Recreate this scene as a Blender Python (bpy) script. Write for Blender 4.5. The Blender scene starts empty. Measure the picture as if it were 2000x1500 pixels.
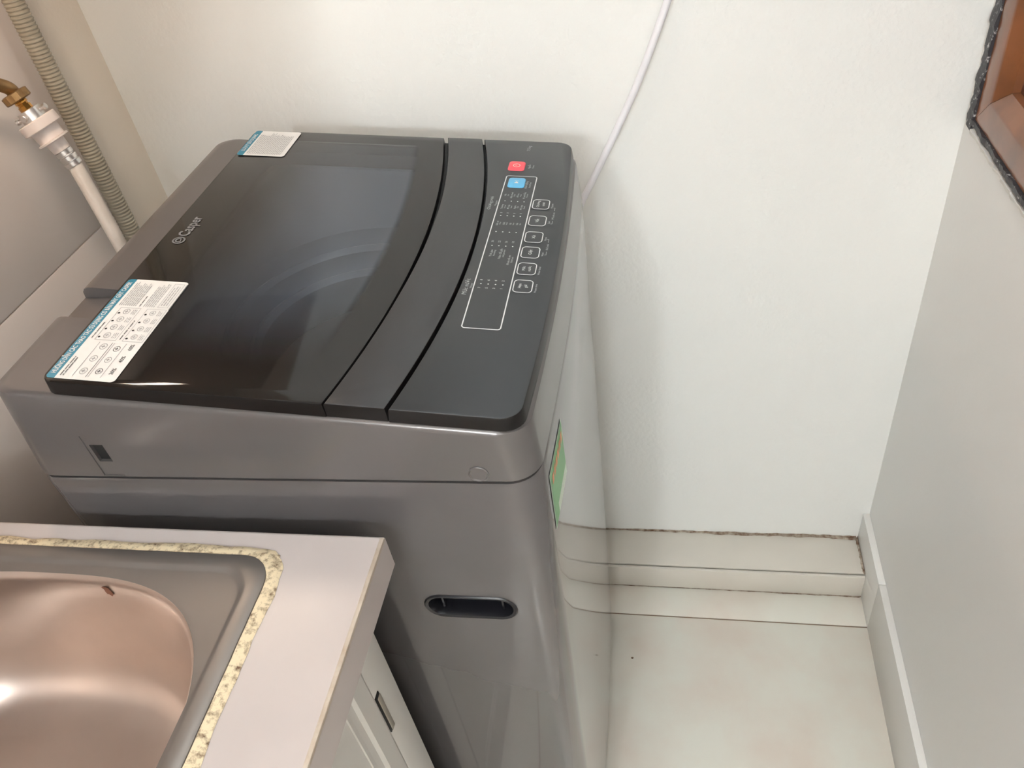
import bpy, bmesh, math, random
from mathutils import Vector, Matrix

random.seed(7)
SC = bpy.context.scene
COL = SC.collection
PI = math.pi

# ------------------------------------------------------------------ camera
FPX = 1558.96
CAM = Vector((0.1112, -0.4335, 1.4307))
RW2C = Matrix(((0.97946778, 0.15019186, -0.13448153),
               (0.00115233, 0.66288669, 0.74871885),
               (0.20159749, -0.73350095, 0.64910308)))
cd = bpy.data.cameras.new('camera')
cd.sensor_width = 36.0
cd.sensor_fit = 'HORIZONTAL'
cd.lens = FPX / 2000 * 36.0
cd.clip_start = 0.01
cam = bpy.data.objects.new('camera', cd)
COL.objects.link(cam)
cam.matrix_world = Matrix.Translation(CAM) @ RW2C.transposed().to_4x4()
SC.camera = cam

# ------------------------------------------------------------------ world, exposure
wd = bpy.data.worlds.new('world')
SC.world = wd
wd.use_nodes = True
wd.node_tree.nodes['Background'].inputs[0].default_value = (0.02, 0.022, 0.03, 1)
wd.node_tree.nodes['Background'].inputs[1].default_value = 1.0
vs = SC.view_settings
vs.view_transform = 'Standard'
vs.look = 'None'
vs.gamma = 1.0
vs.use_curve_mapping = False
vs.exposure = 0.07
TUBE_STRENGTH = 40.0
TUBE_COLOR = (0.90, 0.97, 1.0)
BULB_STRENGTH = 66.0
BULB_COLOR = (1.0, 0.80, 0.62)
GLOBE_STRENGTH = 232.0
FILL_GLOBE_STRENGTH = 172.0  # second globe, added to lift the shadows
GLOBE_COLOR = (0.90, 0.965, 1.0)


# ------------------------------------------------------------------ helpers
def at(u, v, axis, value):
    """point on the plane axis=value seen at photo pixel (u, v) of the 2000x1500 frame"""
    d = RW2C.transposed() @ Vector(((u - 1000) / FPX, (750 - v) / FPX, -1.0))
    t = (value - CAM[axis]) / d[axis]
    return CAM + d * t


def lin(r, g=None, b=None):
    def f(c):
        c /= 255.0
        return c / 12.92 if c <= 0.04045 else ((c + 0.055) / 1.055) ** 2.4
    return (f(r), f(g), f(b), 1.0)


MATS = {}


def mat(name, col, rough=0.5, metal=0.0, spec=0.5, coat=0.0, coat_rough=0.05, bump=0.0, bscale=200.0,
        var=0.0, vscale=6.0, col2=None, emis=None, estr=0.0, rvar=0.0):
    m = bpy.data.materials.new(name)
    m.use_nodes = True
    nt = m.node_tree
    p = nt.nodes['Principled BSDF']
    p.inputs['Base Color'].default_value = col
    p.inputs['Roughness'].default_value = rough
    p.inputs['Metallic'].default_value = metal
    p.inputs['Specular IOR Level'].default_value = spec
    p.inputs['Coat Weight'].default_value = coat
    p.inputs['Coat Roughness'].default_value = coat_rough
    if emis:
        p.inputs['Emission Color'].default_value = emis
        p.inputs['Emission Strength'].default_value = estr
    tc = nt.nodes.new('ShaderNodeTexCoord')
    if var > 0 or col2:
        n = nt.nodes.new('ShaderNodeTexNoise')
        n.inputs['Scale'].default_value = vscale
        n.inputs['Detail'].default_value = 5
        nt.links.new(tc.outputs['Object'], n.inputs['Vector'])
        mx = nt.nodes.new('ShaderNodeMix')
        mx.data_type = 'RGBA'
        c2 = col2 or tuple(c * (1 - var) for c in col[:3]) + (1,)
        mx.inputs['A'].default_value = col
        mx.inputs['B'].default_value = c2
        rp = nt.nodes.new('ShaderNodeValToRGB')
        rp.color_ramp.elements[0].position = 0.38
        rp.color_ramp.elements[1].position = 0.66
        nt.links.new(n.outputs['Fac'], rp.inputs['Fac'])
        nt.links.new(rp.outputs['Color'], mx.inputs['Factor'])
        nt.links.new(mx.outputs['Result'], p.inputs['Base Color'])
        if rvar:
            ma = nt.nodes.new('ShaderNodeMath')
            ma.operation = 'MULTIPLY_ADD'
            ma.inputs[1].default_value = rvar
            ma.inputs[2].default_value = rough
            nt.links.new(n.outputs['Fac'], ma.inputs[0])
            nt.links.new(ma.outputs[0], p.inputs['Roughness'])
    if bump > 0:
        n2 = nt.nodes.new('ShaderNodeTexNoise')
        n2.inputs['Scale'].default_value = bscale
        n2.inputs['Detail'].default_value = 3
        nt.links.new(tc.outputs['Object'], n2.inputs['Vector'])
        b = nt.nodes.new('ShaderNodeBump')
        b.inputs['Strength'].default_value = bump
        b.inputs['Distance'].default_value = 0.002
        nt.links.new(n2.outputs['Fac'], b.inputs['Height'])
        nt.links.new(b.outputs['Normal'], p.inputs['Normal'])
    MATS[name] = m
    return m


class MB:
    """collects vertices and faces; build() links them as one mesh object"""

    def __init__(self):
        self.v, self.f, self.mi, self.mats = [], [], [], []
        self.cur = 0

    def use(self, m):
        if m not in self.mats:
            self.mats.append(m)
        self.cur = self.mats.index(m)
        return self

    def add(self, verts, faces):
        o = len(self.v)
        self.v += [tuple(p) for p in verts]
        for f in faces:
            self.f.append([i + o for i in f])
            self.mi.append(self.cur)

    def box(self, a, b, bev=0.0):
        (x0, y0, z0), (x1, y1, z1) = a, b
        if bev <= 0:
            vv = [(x, y, z) for z in (z0, z1) for y in (y0, y1) for x in (x0, x1)]
            self.add(vv, [(0, 2, 3, 1), (4, 5, 7, 6), (0, 1, 5, 4), (2, 6, 7, 3), (0, 4, 6, 2), (1, 3, 7, 5)])
            return
        bm = bmesh.new()
        bmesh.ops.create_cube(bm, size=1)
        for v in bm.verts:
            v.co = ((x0 + x1) / 2 + v.co.x * (x1 - x0), (y0 + y1) / 2 + v.co.y * (y1 - y0), (z0 + z1) / 2 + v.co.z * (z1 - z0))
        bmesh.ops.bevel(bm, geom=list(bm.edges), offset=bev, segments=2, profile=0.5, affect='EDGES')
        self.bm(bm)

    def bm(self, bm, mtx=None):
        bm.verts.index_update()
        vv = [(mtx @ v.co) if mtx else v.co.copy() for v in bm.verts]
        self.add(vv, [[v.index for v in f.verts] for f in bm.faces])
        bm.free()

    def loft(self, rings, cap0=False, cap1=False, close=False):
        n = len(rings[0])
        vv = [p for r in rings for p in r]
        ff = []
        m = len(rings)
        for i in range(m if close else m - 1):
            a, b = i * n, ((i + 1) % m) * n
            for k in range(n):
                k2 = (k + 1) % n
                ff.append((a + k, a + k2, b + k2, b + k))
        if cap0:
            ff.append(tuple(reversed(range(n))))
        if cap1:
            ff.append(tuple(range((m - 1) * n, m * n)))
        self.add(vv, ff)

    def tube(self, pts, rad, seg=12, caps=True):
        pts = [Vector(p) for p in pts]
        rings = []
        prev = None
        for i, p in enumerate(pts):
            t = (pts[min(i + 1, len(pts) - 1)] - pts[max(i - 1, 0)]).normalized()
            if prev is None:
                a = t.orthogonal().normalized()
            else:
                a = (prev - t * prev.dot(t)).normalized()
            prev = a
            b = t.cross(a)
            r = rad[i] if isinstance(rad, (list, tuple)) else rad
            rings.append([p + (a * math.cos(2 * PI * k / seg) + b * math.sin(2 * PI * k / seg)) * r for k in range(seg)])
        self.loft(rings, caps, caps)

    def build(self, name, m=None, parent=None, smooth=True, angle=35):
        me = bpy.data.meshes.new(name)
        me.from_pydata(self.v, [], self.f)
        ms = self.mats if self.mats else [m]
        for q in ms:
            me.materials.append(q)
        if self.mats:
            me.polygons.foreach_set('material_index', self.mi)
        bm = bmesh.new()
        bm.from_mesh(me)
        bmesh.ops.recalc_face_normals(bm, faces=bm.faces)
        bm.to_mesh(me)
        bm.free()
        if smooth:
            me.polygons.foreach_set('use_smooth', [True] * len(me.polygons))
            me.set_sharp_from_angle(angle=math.radians(angle))
        me.update()
        o = bpy.data.objects.new(name, me)
        COL.objects.link(o)
        if parent:
            o.parent = parent
        return o


def tag(o, label, cat, group=None):
    o['label'] = label
    o['category'] = cat
    if group:
        o['group'] = group
    return o


def struct(o):
    o['kind'] = 'structure'
    return o


def empty(name, loc=(0, 0, 0), rz=0.0, parent=None):
    o = bpy.data.objects.new(name, None)
    COL.objects.link(o)
    o.location = loc
    o.rotation_euler = (0, 0, rz)
    o.empty_display_size = 0.05
    if parent:
        o.parent = parent
    return o


def boolean(o, cutters):
    """subtract closed MB cutters from o"""
    tmp = []
    for c in cutters:
        t = c.build('cutter', MATS['washer_grey'], None, smooth=False)
        t.parent = o.parent
        tmp.append(t)
        md = o.modifiers.new('cut', 'BOOLEAN')
        md.operation = 'DIFFERENCE'
        md.solver = 'EXACT'
        md.object = t
    bpy.context.view_layer.update()
    dg = bpy.context.evaluated_depsgraph_get()
    me = bpy.data.meshes.new_from_object(o.evaluated_get(dg))
    old = o.data
    o.modifiers.clear()
    o.data = me
    bpy.data.meshes.remove(old)
    for t in tmp:
        m2 = t.data
        bpy.data.objects.remove(t)
        bpy.data.meshes.remove(m2)
    me.polygons.foreach_set('use_smooth', [True] * len(me.polygons))
    me.set_sharp_from_angle(angle=math.radians(35))
    return o


def text_geo(s, size, align='LEFT', bold=0.0, shear=0.0, sx=1.0):
    cu = bpy.data.curves.new('t', 'FONT')
    cu.body = s
    cu.size = size
    cu.align_x = align
    cu.align_y = 'CENTER'
    cu.offset = bold
    cu.shear = shear
    cu.resolution_u = 2
    ob = bpy.data.objects.new('t', cu)
    COL.objects.link(ob)
    dg = bpy.context.evaluated_depsgraph_get()
    me = bpy.data.meshes.new_from_object(ob.evaluated_get(dg))
    vv = [(v.co.x * sx, v.co.y) for v in me.vertices]
    ff = [tuple(p.vertices) for p in me.polygons]
    bpy.data.objects.remove(ob)
    bpy.data.curves.remove(cu)
    bpy.data.meshes.remove(me)
    return vv, ff


# ------------------------------------------------------------------ materials
mat('wall_paint', lin(238, 238, 234), 0.45, bump=0.5, bscale=110, spec=0.35)
mat('wall_paint_right', lin(242, 240, 236), 0.33, bump=0.12, bscale=120, spec=0.5)
mat('wall_paint_left', lin(240, 230, 216), 0.5, bump=0.2, bscale=160)
mat('ceiling_paint', lin(242, 242, 240), 0.8)
mat('wall_tile', lin(226, 216, 210), 0.12, var=0.05, vscale=4)
mat('tile_grout', lin(205, 190, 178), 0.8)
mat('floor_tile', lin(226, 223, 212), 0.22, col2=lin(222, 210, 198), vscale=7)
mat('floor_grout', lin(150, 125, 104), 0.85)
mat('dark_joint', lin(38, 29, 24), 0.9)
mat('base_tile', lin(216, 209, 198), 0.3, var=0.04, vscale=7)
mat('dirt', lin(120, 92, 72), 0.9, var=0.4, vscale=60)
mat('washer_grey', lin(86, 83, 83), 0.22, metal=0.15, coat=0.8, coat_rough=0.06, spec=0.5, var=0.05, vscale=14)
mat('cover_grey', lin(90, 86, 85), 0.3, metal=0.15, coat=0.5, coat_rough=0.12, var=0.04, vscale=20)
mat('lid_side', lin(16, 14, 14), 0.3, spec=0.3)
mat('handle_black', lin(48, 49, 51), 0.42, bump=0.04, bscale=900, var=0.06, vscale=25)
mat('panel_black', lin(44, 48, 51), 0.36, var=0.05, vscale=22)
mat('gap_black', lin(12, 12, 12), 0.7)
mat('pocket_black', lin(24, 24, 28), 0.25)
mat('print_white', lin(215, 218, 218), 0.6)
mat('print_dim', lin(176, 180, 182), 0.6)
mat('logo_silver', lin(118, 118, 120), 0.45, metal=0.3)
mat('button_red', lin(232, 80, 92), 0.4)
mat('button_blue', lin(92, 172, 214), 0.4)
mat('label_white', lin(214, 212, 209), 0.45)
mat('label_teal', lin(30, 116, 140), 0.4)
mat('label_ink', lin(96, 94, 93), 0.6)
mat('label_ink_pale', lin(158, 156, 155), 0.6)
mat('label_green', lin(128, 186, 130), 0.4)
mat('label_orange', lin(224, 158, 112), 0.5)
mat('label_mint', lin(214, 230, 212), 0.45)
mat('tub_grey', lin(196, 202, 212), 0.3)
mat('drum_steel', lin(180, 182, 186), 0.22, metal=0.9)
mat('counter_top', lin(190, 180, 176), 0.35, var=0.04, vscale=18)
mat('cabinet_white', lin(216, 213, 207), 0.35)
mat('steel', lin(206, 192, 183), 0.27, metal=1.0, var=0.1, vscale=9, rvar=0.12)
mat('steel_dull', lin(140, 134, 130), 0.45, metal=0.75, var=0.1, vscale=9)
mat('skirting', lin(234, 231, 226), 0.3)
mat('rust', lin(98, 58, 38), 0.8)
mat('metal_strike', lin(178, 172, 160), 0.4, metal=0.6)
mat('brass', lin(158, 126, 84), 0.42, metal=0.7, var=0.35, vscale=60)
mat('brass_bright', lin(214, 160, 80), 0.2, metal=0.95)
mat('chrome', lin(222, 220, 218), 0.34, metal=1.0)
mat('plastic_white', lin(222, 210, 204), 0.35)
mat('hose_white', lin(212, 202, 192), 0.45, bump=0.2, bscale=300)
mat('hose_grey', lin(166, 158, 141), 0.5, var=0.12, vscale=30)
mat('cord_white', lin(238, 236, 240), 0.4)
mat('wood_frame', lin(132, 80, 46), 0.28, coat=0.6, coat_rough=0.2, var=0.3, vscale=18)
mat('wood_sash', lin(88, 40, 24), 0.3, var=0.3, vscale=18)
mat('black_caulk', lin(44, 42, 46), 0.45, bump=0.6, bscale=90)
mat('white_caulk', lin(226, 222, 216), 0.6, bump=0.4, bscale=90)
mat('cabinet_wood', lin(156, 112, 86), 0.4, var=0.1, vscale=10)
mat('fixture_white', lin(235, 235, 235), 0.5)
mat('tube_glow', (0.9, 0.9, 0.9, 1), 0.5, emis=TUBE_COLOR + (1,), estr=TUBE_STRENGTH)
mat('bulb_glow', (0.9, 0.9, 0.9, 1), 0.5, emis=BULB_COLOR + (1,), estr=BULB_STRENGTH)
mat('globe_glow', (0.9, 0.9, 0.9, 1), 0.5, emis=GLOBE_COLOR + (1,), estr=GLOBE_STRENGTH)
mat('fill_globe_glow', (0.9, 0.9, 0.9, 1), 0.5, emis=GLOBE_COLOR + (1,), estr=FILL_GLOBE_STRENGTH)  # glow of the added fill globe
M = MATS


def glass_material():
    m = bpy.data.materials.new('lid_glass')
    m.use_nodes = True
    nt = m.node_tree
    nt.nodes.clear()
    N, Lk = nt.nodes.new, nt.links.new
    out = N('ShaderNodeOutputMaterial')
    tc = N('ShaderNodeTexCoord')
    sp = N('ShaderNodeSeparateXYZ')
    Lk(tc.outputs['Object'], sp.inputs[0])

    def math_(op, a, b=None, c=None):
        q = N('ShaderNodeMath')
        q.operation = op
        for i, x in enumerate((a, b, c)):
            if x is None:
                continue
            if isinstance(x, (int, float)):
                q.inputs[i].default_value = x
            else:
                Lk(x, q.inputs[i])
        return q.outputs[0]

    def step(x, a, b):
        q = N('ShaderNodeMapRange')
        q.interpolation_type = 'SMOOTHSTEP'
        Lk(x, q.inputs['Value'])
        q.inputs['From Min'].default_value = a
        q.inputs['From Max'].default_value = b
        return q.outputs['Result']
    X, Y = sp.outputs[0], sp.outputs[1]
    t = math_('DIVIDE', math_('SUBTRACT', Y, 0.25), 0.247)
    xs = math_('MULTIPLY_ADD', math_('MULTIPLY', t, t), 0.028, X)      # straightens the arc
    k = math_('MULTIPLY', step(xs, -0.372, -0.285), step(xs, -0.170, -0.180))
    k = math_('MULTIPLY', k, math_('MULTIPLY', step(Y, 0.040, 0.150), step(Y, 0.474, 0.458)))
    tr = N('ShaderNodeBsdfTransparent')
    tr.inputs[0].default_value = (0.58, 0.61, 0.66, 1)
    df = N('ShaderNodeBsdfDiffuse')
    df.inputs[0].default_value = (0.012, 0.011, 0.010, 1)
    haze = N('ShaderNodeBsdfDiffuse')
    haze.inputs[0].default_value = (0.09, 0.098, 0.112, 1)
    mh = N('ShaderNodeMixShader')
    mh.inputs[0].default_value = 0.35
    Lk(tr.outputs[0], mh.inputs[1])
    Lk(haze.outputs[0], mh.inputs[2])
    mx = N('ShaderNodeMixShader')
    Lk(k, mx.inputs[0])
    Lk(df.outputs[0], mx.inputs[1])
    Lk(mh.outputs[0], mx.inputs[2])
    fr = N('ShaderNodeFresnel')
    fr.inputs[0].default_value = 1.5
    gl = N('ShaderNodeBsdfGlossy')
    gl.inputs['Roughness'].default_value = 0.07
    mg = N('ShaderNodeMixShader')
    Lk(fr.outputs[0], mg.inputs[0])
    Lk(mx.outputs[0], mg.inputs[1])
    Lk(gl.outputs[0], mg.inputs[2])
    Lk(mg.outputs[0], out.inputs[0])
    MATS['lid_glass'] = m
    return m


def pane_material():
    m = bpy.data.materials.new('window_glass')
    m.use_nodes = True
    nt = m.node_tree
    nt.nodes.clear()
    out = nt.nodes.new('ShaderNodeOutputMaterial')
    tr = nt.nodes.new('ShaderNodeBsdfTransparent')
    tr.inputs[0].default_value = (0.8, 0.83, 0.82, 1)
    gl = nt.nodes.new('ShaderNodeBsdfGlossy')
    gl.inputs['Roughness'].default_value = 0.02
    fr = nt.nodes.new('ShaderNodeFresnel')
    fr.inputs[0].default_value = 1.5
    mg = nt.nodes.new('ShaderNodeMixShader')
    nt.links.new(fr.outputs[0], mg.inputs[0])
    nt.links.new(tr.outputs[0], mg.inputs[1])
    nt.links.new(gl.outputs[0], mg.inputs[2])
    nt.links.new(mg.outputs[0], out.inputs[0])
    MATS['window_glass'] = m


def spotted(name, base, spots, scale, lo, hi, rough=0.6, bump=0.3):
    m = mat(name, base, rough, bump=bump, bscale=150)
    nt = m.node_tree
    p = nt.nodes['Principled BSDF']
    tc = nt.nodes.new('ShaderNodeTexCoord')
    n = nt.nodes.new('ShaderNodeTexNoise')
    n.inputs['Scale'].default_value = scale
    n.inputs['Detail'].default_value = 6
    n.inputs['Roughness'].default_value = 0.65
    nt.links.new(tc.outputs['Object'], n.inputs['Vector'])
    r = nt.nodes.new('ShaderNodeValToRGB')
    r.color_ramp.elements[0].position = lo
    r.color_ramp.elements[0].color = base
    r.color_ramp.elements[1].position = hi
    r.color_ramp.elements[1].color = spots
    nt.links.new(n.outputs['Fac'], r.inputs['Fac'])
    nt.links.new(r.outputs['Color'], p.inputs['Base Color'])
    return m


glass_material()
pane_material()
spotted('sealant', lin(222, 205, 172), lin(92, 64, 40), 170, 0.47, 0.70)
spotted('joint_dirt', lin(196, 184, 168), lin(110, 82, 62), 45, 0.38, 0.62, rough=0.85)
spotted('caulk_patchy', lin(46, 44, 48), lin(210, 208, 206), 160, 0.60, 0.68, rough=0.5, bump=0.6)

# ------------------------------------------------------------------ the room
XL, XR, YB, YF, ZC = -0.705, 0.48, 0.6443, -2.2, 2.5
HL, YL = 0.064, 0.5476          # ledge height and front
HB, TB = 0.139, 0.0122          # right skirting

b = MB()
b.box((XL - 0.1, YF - 0.1, -0.06), (XR + 0.1, YB + 0.1, -0.003))
floor = struct(b.build('floor', M['floor_grout'], smooth=False))
for (x0, x1) in ((-0.70, -0.124), (-0.121, XR - 0.0)):
    for (y0, y1) in ((0.4815, YL), (-0.1185, 0.4785), (-0.7185, -0.1215), (-1.3185, -0.7215), (-2.2, -1.3215)):
        t = MB()
        t.box((x0, y0, -0.003), (x1, y1, 0.0), 0.0008)
        t.build('floor_tile', M['floor_tile'], floor)

b = MB()
b.box((XL - 0.1, YB, -0.06), (XR + 0.1, YB + 0.1, ZC))
wall_back = struct(b.build('wall_back', M['wall_paint'], smooth=False))
b = MB()
b.box((XL - 0.1, YF - 0.1, -0.06), (XL, YB, ZC))
wall_left = struct(b.build('wall_left', M['wall_paint_left'], smooth=False))
b = MB()
b.box((XL - 0.1, YF - 0.1, -0.06), (XR + 0.1, YF, ZC))
wall_front = struct(b.build('wall_front', M['wall_paint'], smooth=False))
b = MB()
b.box((XL - 0.1, YF - 0.1, ZC), (XR + 0.1, YB + 0.1, ZC + 0.1))
ceiling = struct(b.build('ceiling', M['ceiling_paint'], smooth=False))

# right wall with the window opening
WY0, WY1, WZ0, WZ1 = -0.25, 0.612, 0.948, 1.80
b = MB()
b.box((XR, YF - 0.1, -0.06), (XR + 0.1, YB, WZ0))
b.box((XR, YF - 0.1, WZ1), (XR + 0.1, YB, ZC))
b.box((XR, WY1, WZ0), (XR + 0.1, YB, WZ1))
b.box((XR, YF - 0.1, WZ0), (XR + 0.1, WY0, WZ1))
wall_right = struct(b.build('wall_right', M['wall_paint_right'], smooth=False))

# glazed tiles on the left wall, ending in a painted strip by the corner
tz = [0.30, 0.62, 0.935, 1.255, 1.575]
ty = [0.512, 0.012, -0.488, -0.988, -1.488]
for i in range(len(tz) - 1):
    for j in range(len(ty) - 1):
        t = MB()
        t.box((XL, ty[j + 1] + 0.001, tz[i] + 0.001), (XL + 0.007, ty[j] - 0.001, tz[i + 1] - 0.001), 0.0012)
        t.build('wall_tile', M['wall_tile'], wall_left)
b = MB()
b.box((XL, ty[-1], tz[0]), (XL + 0.0045, ty[0] - 0.001, tz[-1]))
b.build('tile_grout', M['tile_grout'], wall_left, smooth=False)

# tiled ledge along the foot of the back wall
ledge = struct(empty('trim_1', (0, YB, 0)))


def part_world(mb, name, m, parent, smooth=True):
    mb.v = [(p[0] - parent.location.x, p[1] - parent.location.y, p[2] - parent.location.z) for p in mb.v]
    return mb.build(name, m, parent, smooth)


b = MB()
b.box((XL + 0.002, YL + 0.006, 0.0), (XR - TB, YB, HL - 0.008))
part_world(b, 'core', M['dark_joint'], ledge, False)
for x0, x1 in ((XL + 0.002, -0.122), (-0.12, XR - TB)):
    b = MB()
    b.box((x0, YL + 0.0092, HL - 0.007), (x1, YB - 0.001, HL), 0.0008)
    part_world(b, 'top_tile', M['base_tile'], ledge)
    b = MB()
    b.box((x0, YL, 0.0015), (x1, YL + 0.006, HL - 0.001), 0.001)
    part_world(b, 'riser_tile', M['base_tile'], ledge)


def ragged(name, path, w0, w1, up, m, parent, n=60, seed=1):
    """thin ragged band of grime along a joint: path(t) -> point, up = direction of its width"""
    rnd = random.Random(seed)
    q = MB()
    up = Vector(up)
    top, bot = [], []
    h = 0.0
    for i in range(n + 1):
        t = i / n
        h = 0.6 * h + 0.4 * rnd.random()
        w = (w0 + (w1 - w0) * t) * (0.35 + 1.3 * h)
        p = Vector(path(t))
        bot.append(p)
        top.append(p + up * w)
    vv = bot + top
    q.add(vv, [(i, i + 1, n + 2 + i, n + 1 + i) for i in range(n)])
    return part_world(q, name, m, parent, False)


ragged('joint_grime', lambda t: (-0.30 + t * 0.765, YB - 0.0006, HL), 0.0006, 0.0055, (0, 0, 1), M['joint_dirt'], ledge, 120, 3)
ragged('joint_grime', lambda t: (-0.30 + t * 0.765, YB - 0.001, HL + 0.0006), 0.0006, 0.0060, (0, -1, 0), M['joint_dirt'], ledge, 120, 4)
ragged('joint_grime', lambda t: (-0.30 + t * 0.765, YL + 0.0015, 0.0007), 0.001, 0.0035, (0, -1, 0), M['joint_dirt'], ledge, 90, 5)
ragged('joint_grime', lambda t: (XR - TB - 0.0006, YB - t * 0.09, HL), 0.007, 0.004, (0, 0, 1), M['joint_dirt'], ledge, 24, 6)
ragged('joint_grime', lambda t: (XR - TB, YB - t * 0.09, HL + 0.0006), 0.007, 0.003, (-1, 0, 0), M['joint_dirt'], ledge, 24, 7)

b = MB()
sp_ = at(1235, 1285, 2, 0.0)
b.loft([[(sp_.x + r * math.cos(k), sp_.y + 0.7 * r * math.sin(k), z) for k in range(6)] for r, z in ((0.0028, 0.0), (0.0026, 0.0010), (0.0012, 0.0016))], False, True)
b.build('dirt_speck', M['dirt'], floor)

# skirting tiles on the right wall
base_r = struct(empty('baseboard_right', (XR, YB, 0)))
for y0, y1 in ((-0.12, 0.4795), (0.4805, YB), (-0.721, -0.121), (-1.322, -0.722)):
    b = MB()
    b.box((XR - TB, y0, 0.0), (XR, y1, HB), 0.001)
    part_world(b, 'skirting_tile', M['skirting'], base_r)

# ------------------------------------------------------------------ wooden window
win = struct(empty('window_1', (XR, 0.2, WZ0)))


def mitred(profile, y0, y1, z0, z1, side):
    """profile: list of (inset from opening edge, x); one mitred member of a rectangular frame"""
    def corner(cy, cz):
        out = []
        for ins, x in profile:
            out.append((x, y0 + ins if cy == 0 else y1 - ins, z0 + ins if cz == 0 else z1 - ins))
        return out
    a, c = {'bottom': ((0, 0), (1, 0)), 'top': ((0, 1), (1, 1)), 'near': ((0, 0), (0, 1)), 'far': ((1, 0), (1, 1))}[side]
    q = MB()
    r0, r1 = corner(*a), corner(*c)
    # tiny joint
    r0 = [tuple(Vector(p) + (Vector(s) - Vector(p)).normalized() * 0.0004) for p, s in zip(r0, r1)]
    r1 = [tuple(Vector(s) + (Vector(p) - Vector(s)).normalized() * 0.0004) for p, s in zip(r0, r1)]
    q.loft([r0, r1], True, True)
    return q


prof = [(0.001, XR + 0.08), (0.001, XR + 0.001), (0.003, XR - 0.001), (0.036, XR - 0.001), (0.039, XR + 0.001), (0.056, XR + 0.013), (0.056, XR + 0.08)]
for s in ('bottom', 'top', 'near', 'far'):
    part_world(mitred(prof, WY0, WY1, WZ0, WZ1, s), 'frame_member', M['wood_frame'], win)
sprof = [(0.0565, XR + 0.075), (0.0565, XR + 0.022), (0.10, XR + 0.022), (0.112, XR + 0.04), (0.112, XR + 0.075)]
for s in ('bottom', 'top', 'near', 'far'):
    part_world(mitred(sprof, WY0, WY1, WZ0, WZ1, s), 'sash_member', M['wood_sash'], win)
b = MB()
b.box((XR + 0.05, WY0 + 0.112, WZ0 + 0.112), (XR + 0.055, WY1 - 0.112, WZ1 - 0.112))
part_world(b, 'pane', M['window_glass'], win, False)
# black sealant between frame and walls, ragged
rnd = random.Random(11)


def caulk(path, wdir, out, w, n, m, name):
    q = MB()
    rings = []
    wdir, out = Vector(wdir), Vector(out)
    for i in range(n + 1):
        p = Vector(path(i / n))
        ww = w * (0.85 + 0.25 * rnd.random())
        hh = 0.004 * (0.6 + 0.8 * rnd.random())
        rings.append([p, p + out * hh, p + wdir * ww * 0.6 + out * hh * 0.9, p + wdir * ww])
    q.loft(rings, True, True)
    part_world(q, name, m, win)


caulk(lambda t: (XR, WY1 - 0.002, WZ0 - 0.012 + t * 0.85), (0, 1, 0), (-1, 0, 0), 0.032, 120, M['caulk_patchy'], 'black_sealant')
caulk(lambda t: (XR, WY1 + 0.02 - t * 0.85, WZ0 + 0.002), (0, 0, -1), (-1, 0, 0), 0.012, 120, M['caulk_patchy'], 'black_sealant')
caulk(lambda t: (XR, WY1 + 0.0 - t * 0.85, WZ0 - 0.010), (0, 0, -1), (-1, 0, 0), 0.007, 120, M['white_caulk'], 'white_sealant')

# ------------------------------------------------------------------ washing machine
YAW = 0.0134
SL, Z0 = -0.11454, 1.00458
W, D = 0.50, 0.482
wm = empty('washing_machine', (0, 0, 0), YAW)
tag(wm, 'grey top-loading washing machine with black glass lid and slanted control panel', 'washing machine')


def P(x, y, h=0.0):
    return (x, y, Z0 + SL * x + h)


def rrect(x0, x1, y0, y1, rf, rr, nc=8, ns=14):
    """rounded rectangle, counter-clockwise, front corners radius rf, rear corners rr"""
    pts = []
    cs = [((x1 - rf, y0 + rf), rf, -90), ((x1 - rf, y1 - rf), rf, 0), ((x0 + rr, y1 - rr), rr, 90), ((x0 + rr, y0 + rr), rr, 180)]
    for i, (c, r, a0) in enumerate(cs):
        arc = []
        for k in range(nc + 1):
            a = math.radians(a0 + 90 * k / nc)
            arc.append((c[0] + r * math.cos(a), c[1] + r * math.sin(a)))
        pts += arc
        (c2, r2, b0) = cs[(i + 1) % 4]
        a = math.radians(b0)
        nx = (c2[0] + r2 * math.cos(a), c2[1] + r2 * math.sin(a))
        for k in range(1, ns):
            f = k / ns
            pts.append((arc[-1][0] + (nx[0] - arc[-1][0]) * f, arc[-1][1] + (nx[1] - arc[-1][1]) * f))
    return pts


def body_ring(inset, z, bulge=0.007, xshift=0.0, rear=0.0, rf=0.026, plane=None):
    out = []
    for x, y in rrect(-D + rear + inset, -inset, inset, W - inset, rf, 0.02):
        s = max(0.0, min(1.0, (x + 0.12) / 0.10))
        t = (y - 0.25) / 0.25
        x2 = x + s * (bulge * (1 - t * t) + xshift)
        out.append((x2, y, z) if plane is None else (x2, y, Z0 + SL * x2 + plane))
    return out


# lower cabinet: a thick-walled shell
c = MB()
ZSEAM = 0.934
rings = [body_ring(0.004, 0.022, xshift=-0.012), body_ring(0.0, 0.026, xshift=-0.012)]
for k in range(1, 9):
    z = 0.026 + (ZSEAM - 0.004 - 0.026) * k / 8
    rings.append(body_ring(0.0, z, xshift=-0.012 * (1 - k / 8) ** 1.3))
rings += [body_ring(0.0015, ZSEAM), body_ring(0.0135, ZSEAM), body_ring(0.0135, 0.06, xshift=-0.012)]
c.loft(rings, True, True)
cabinet = c.build('cabinet', M['washer_grey'], wm)


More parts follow.
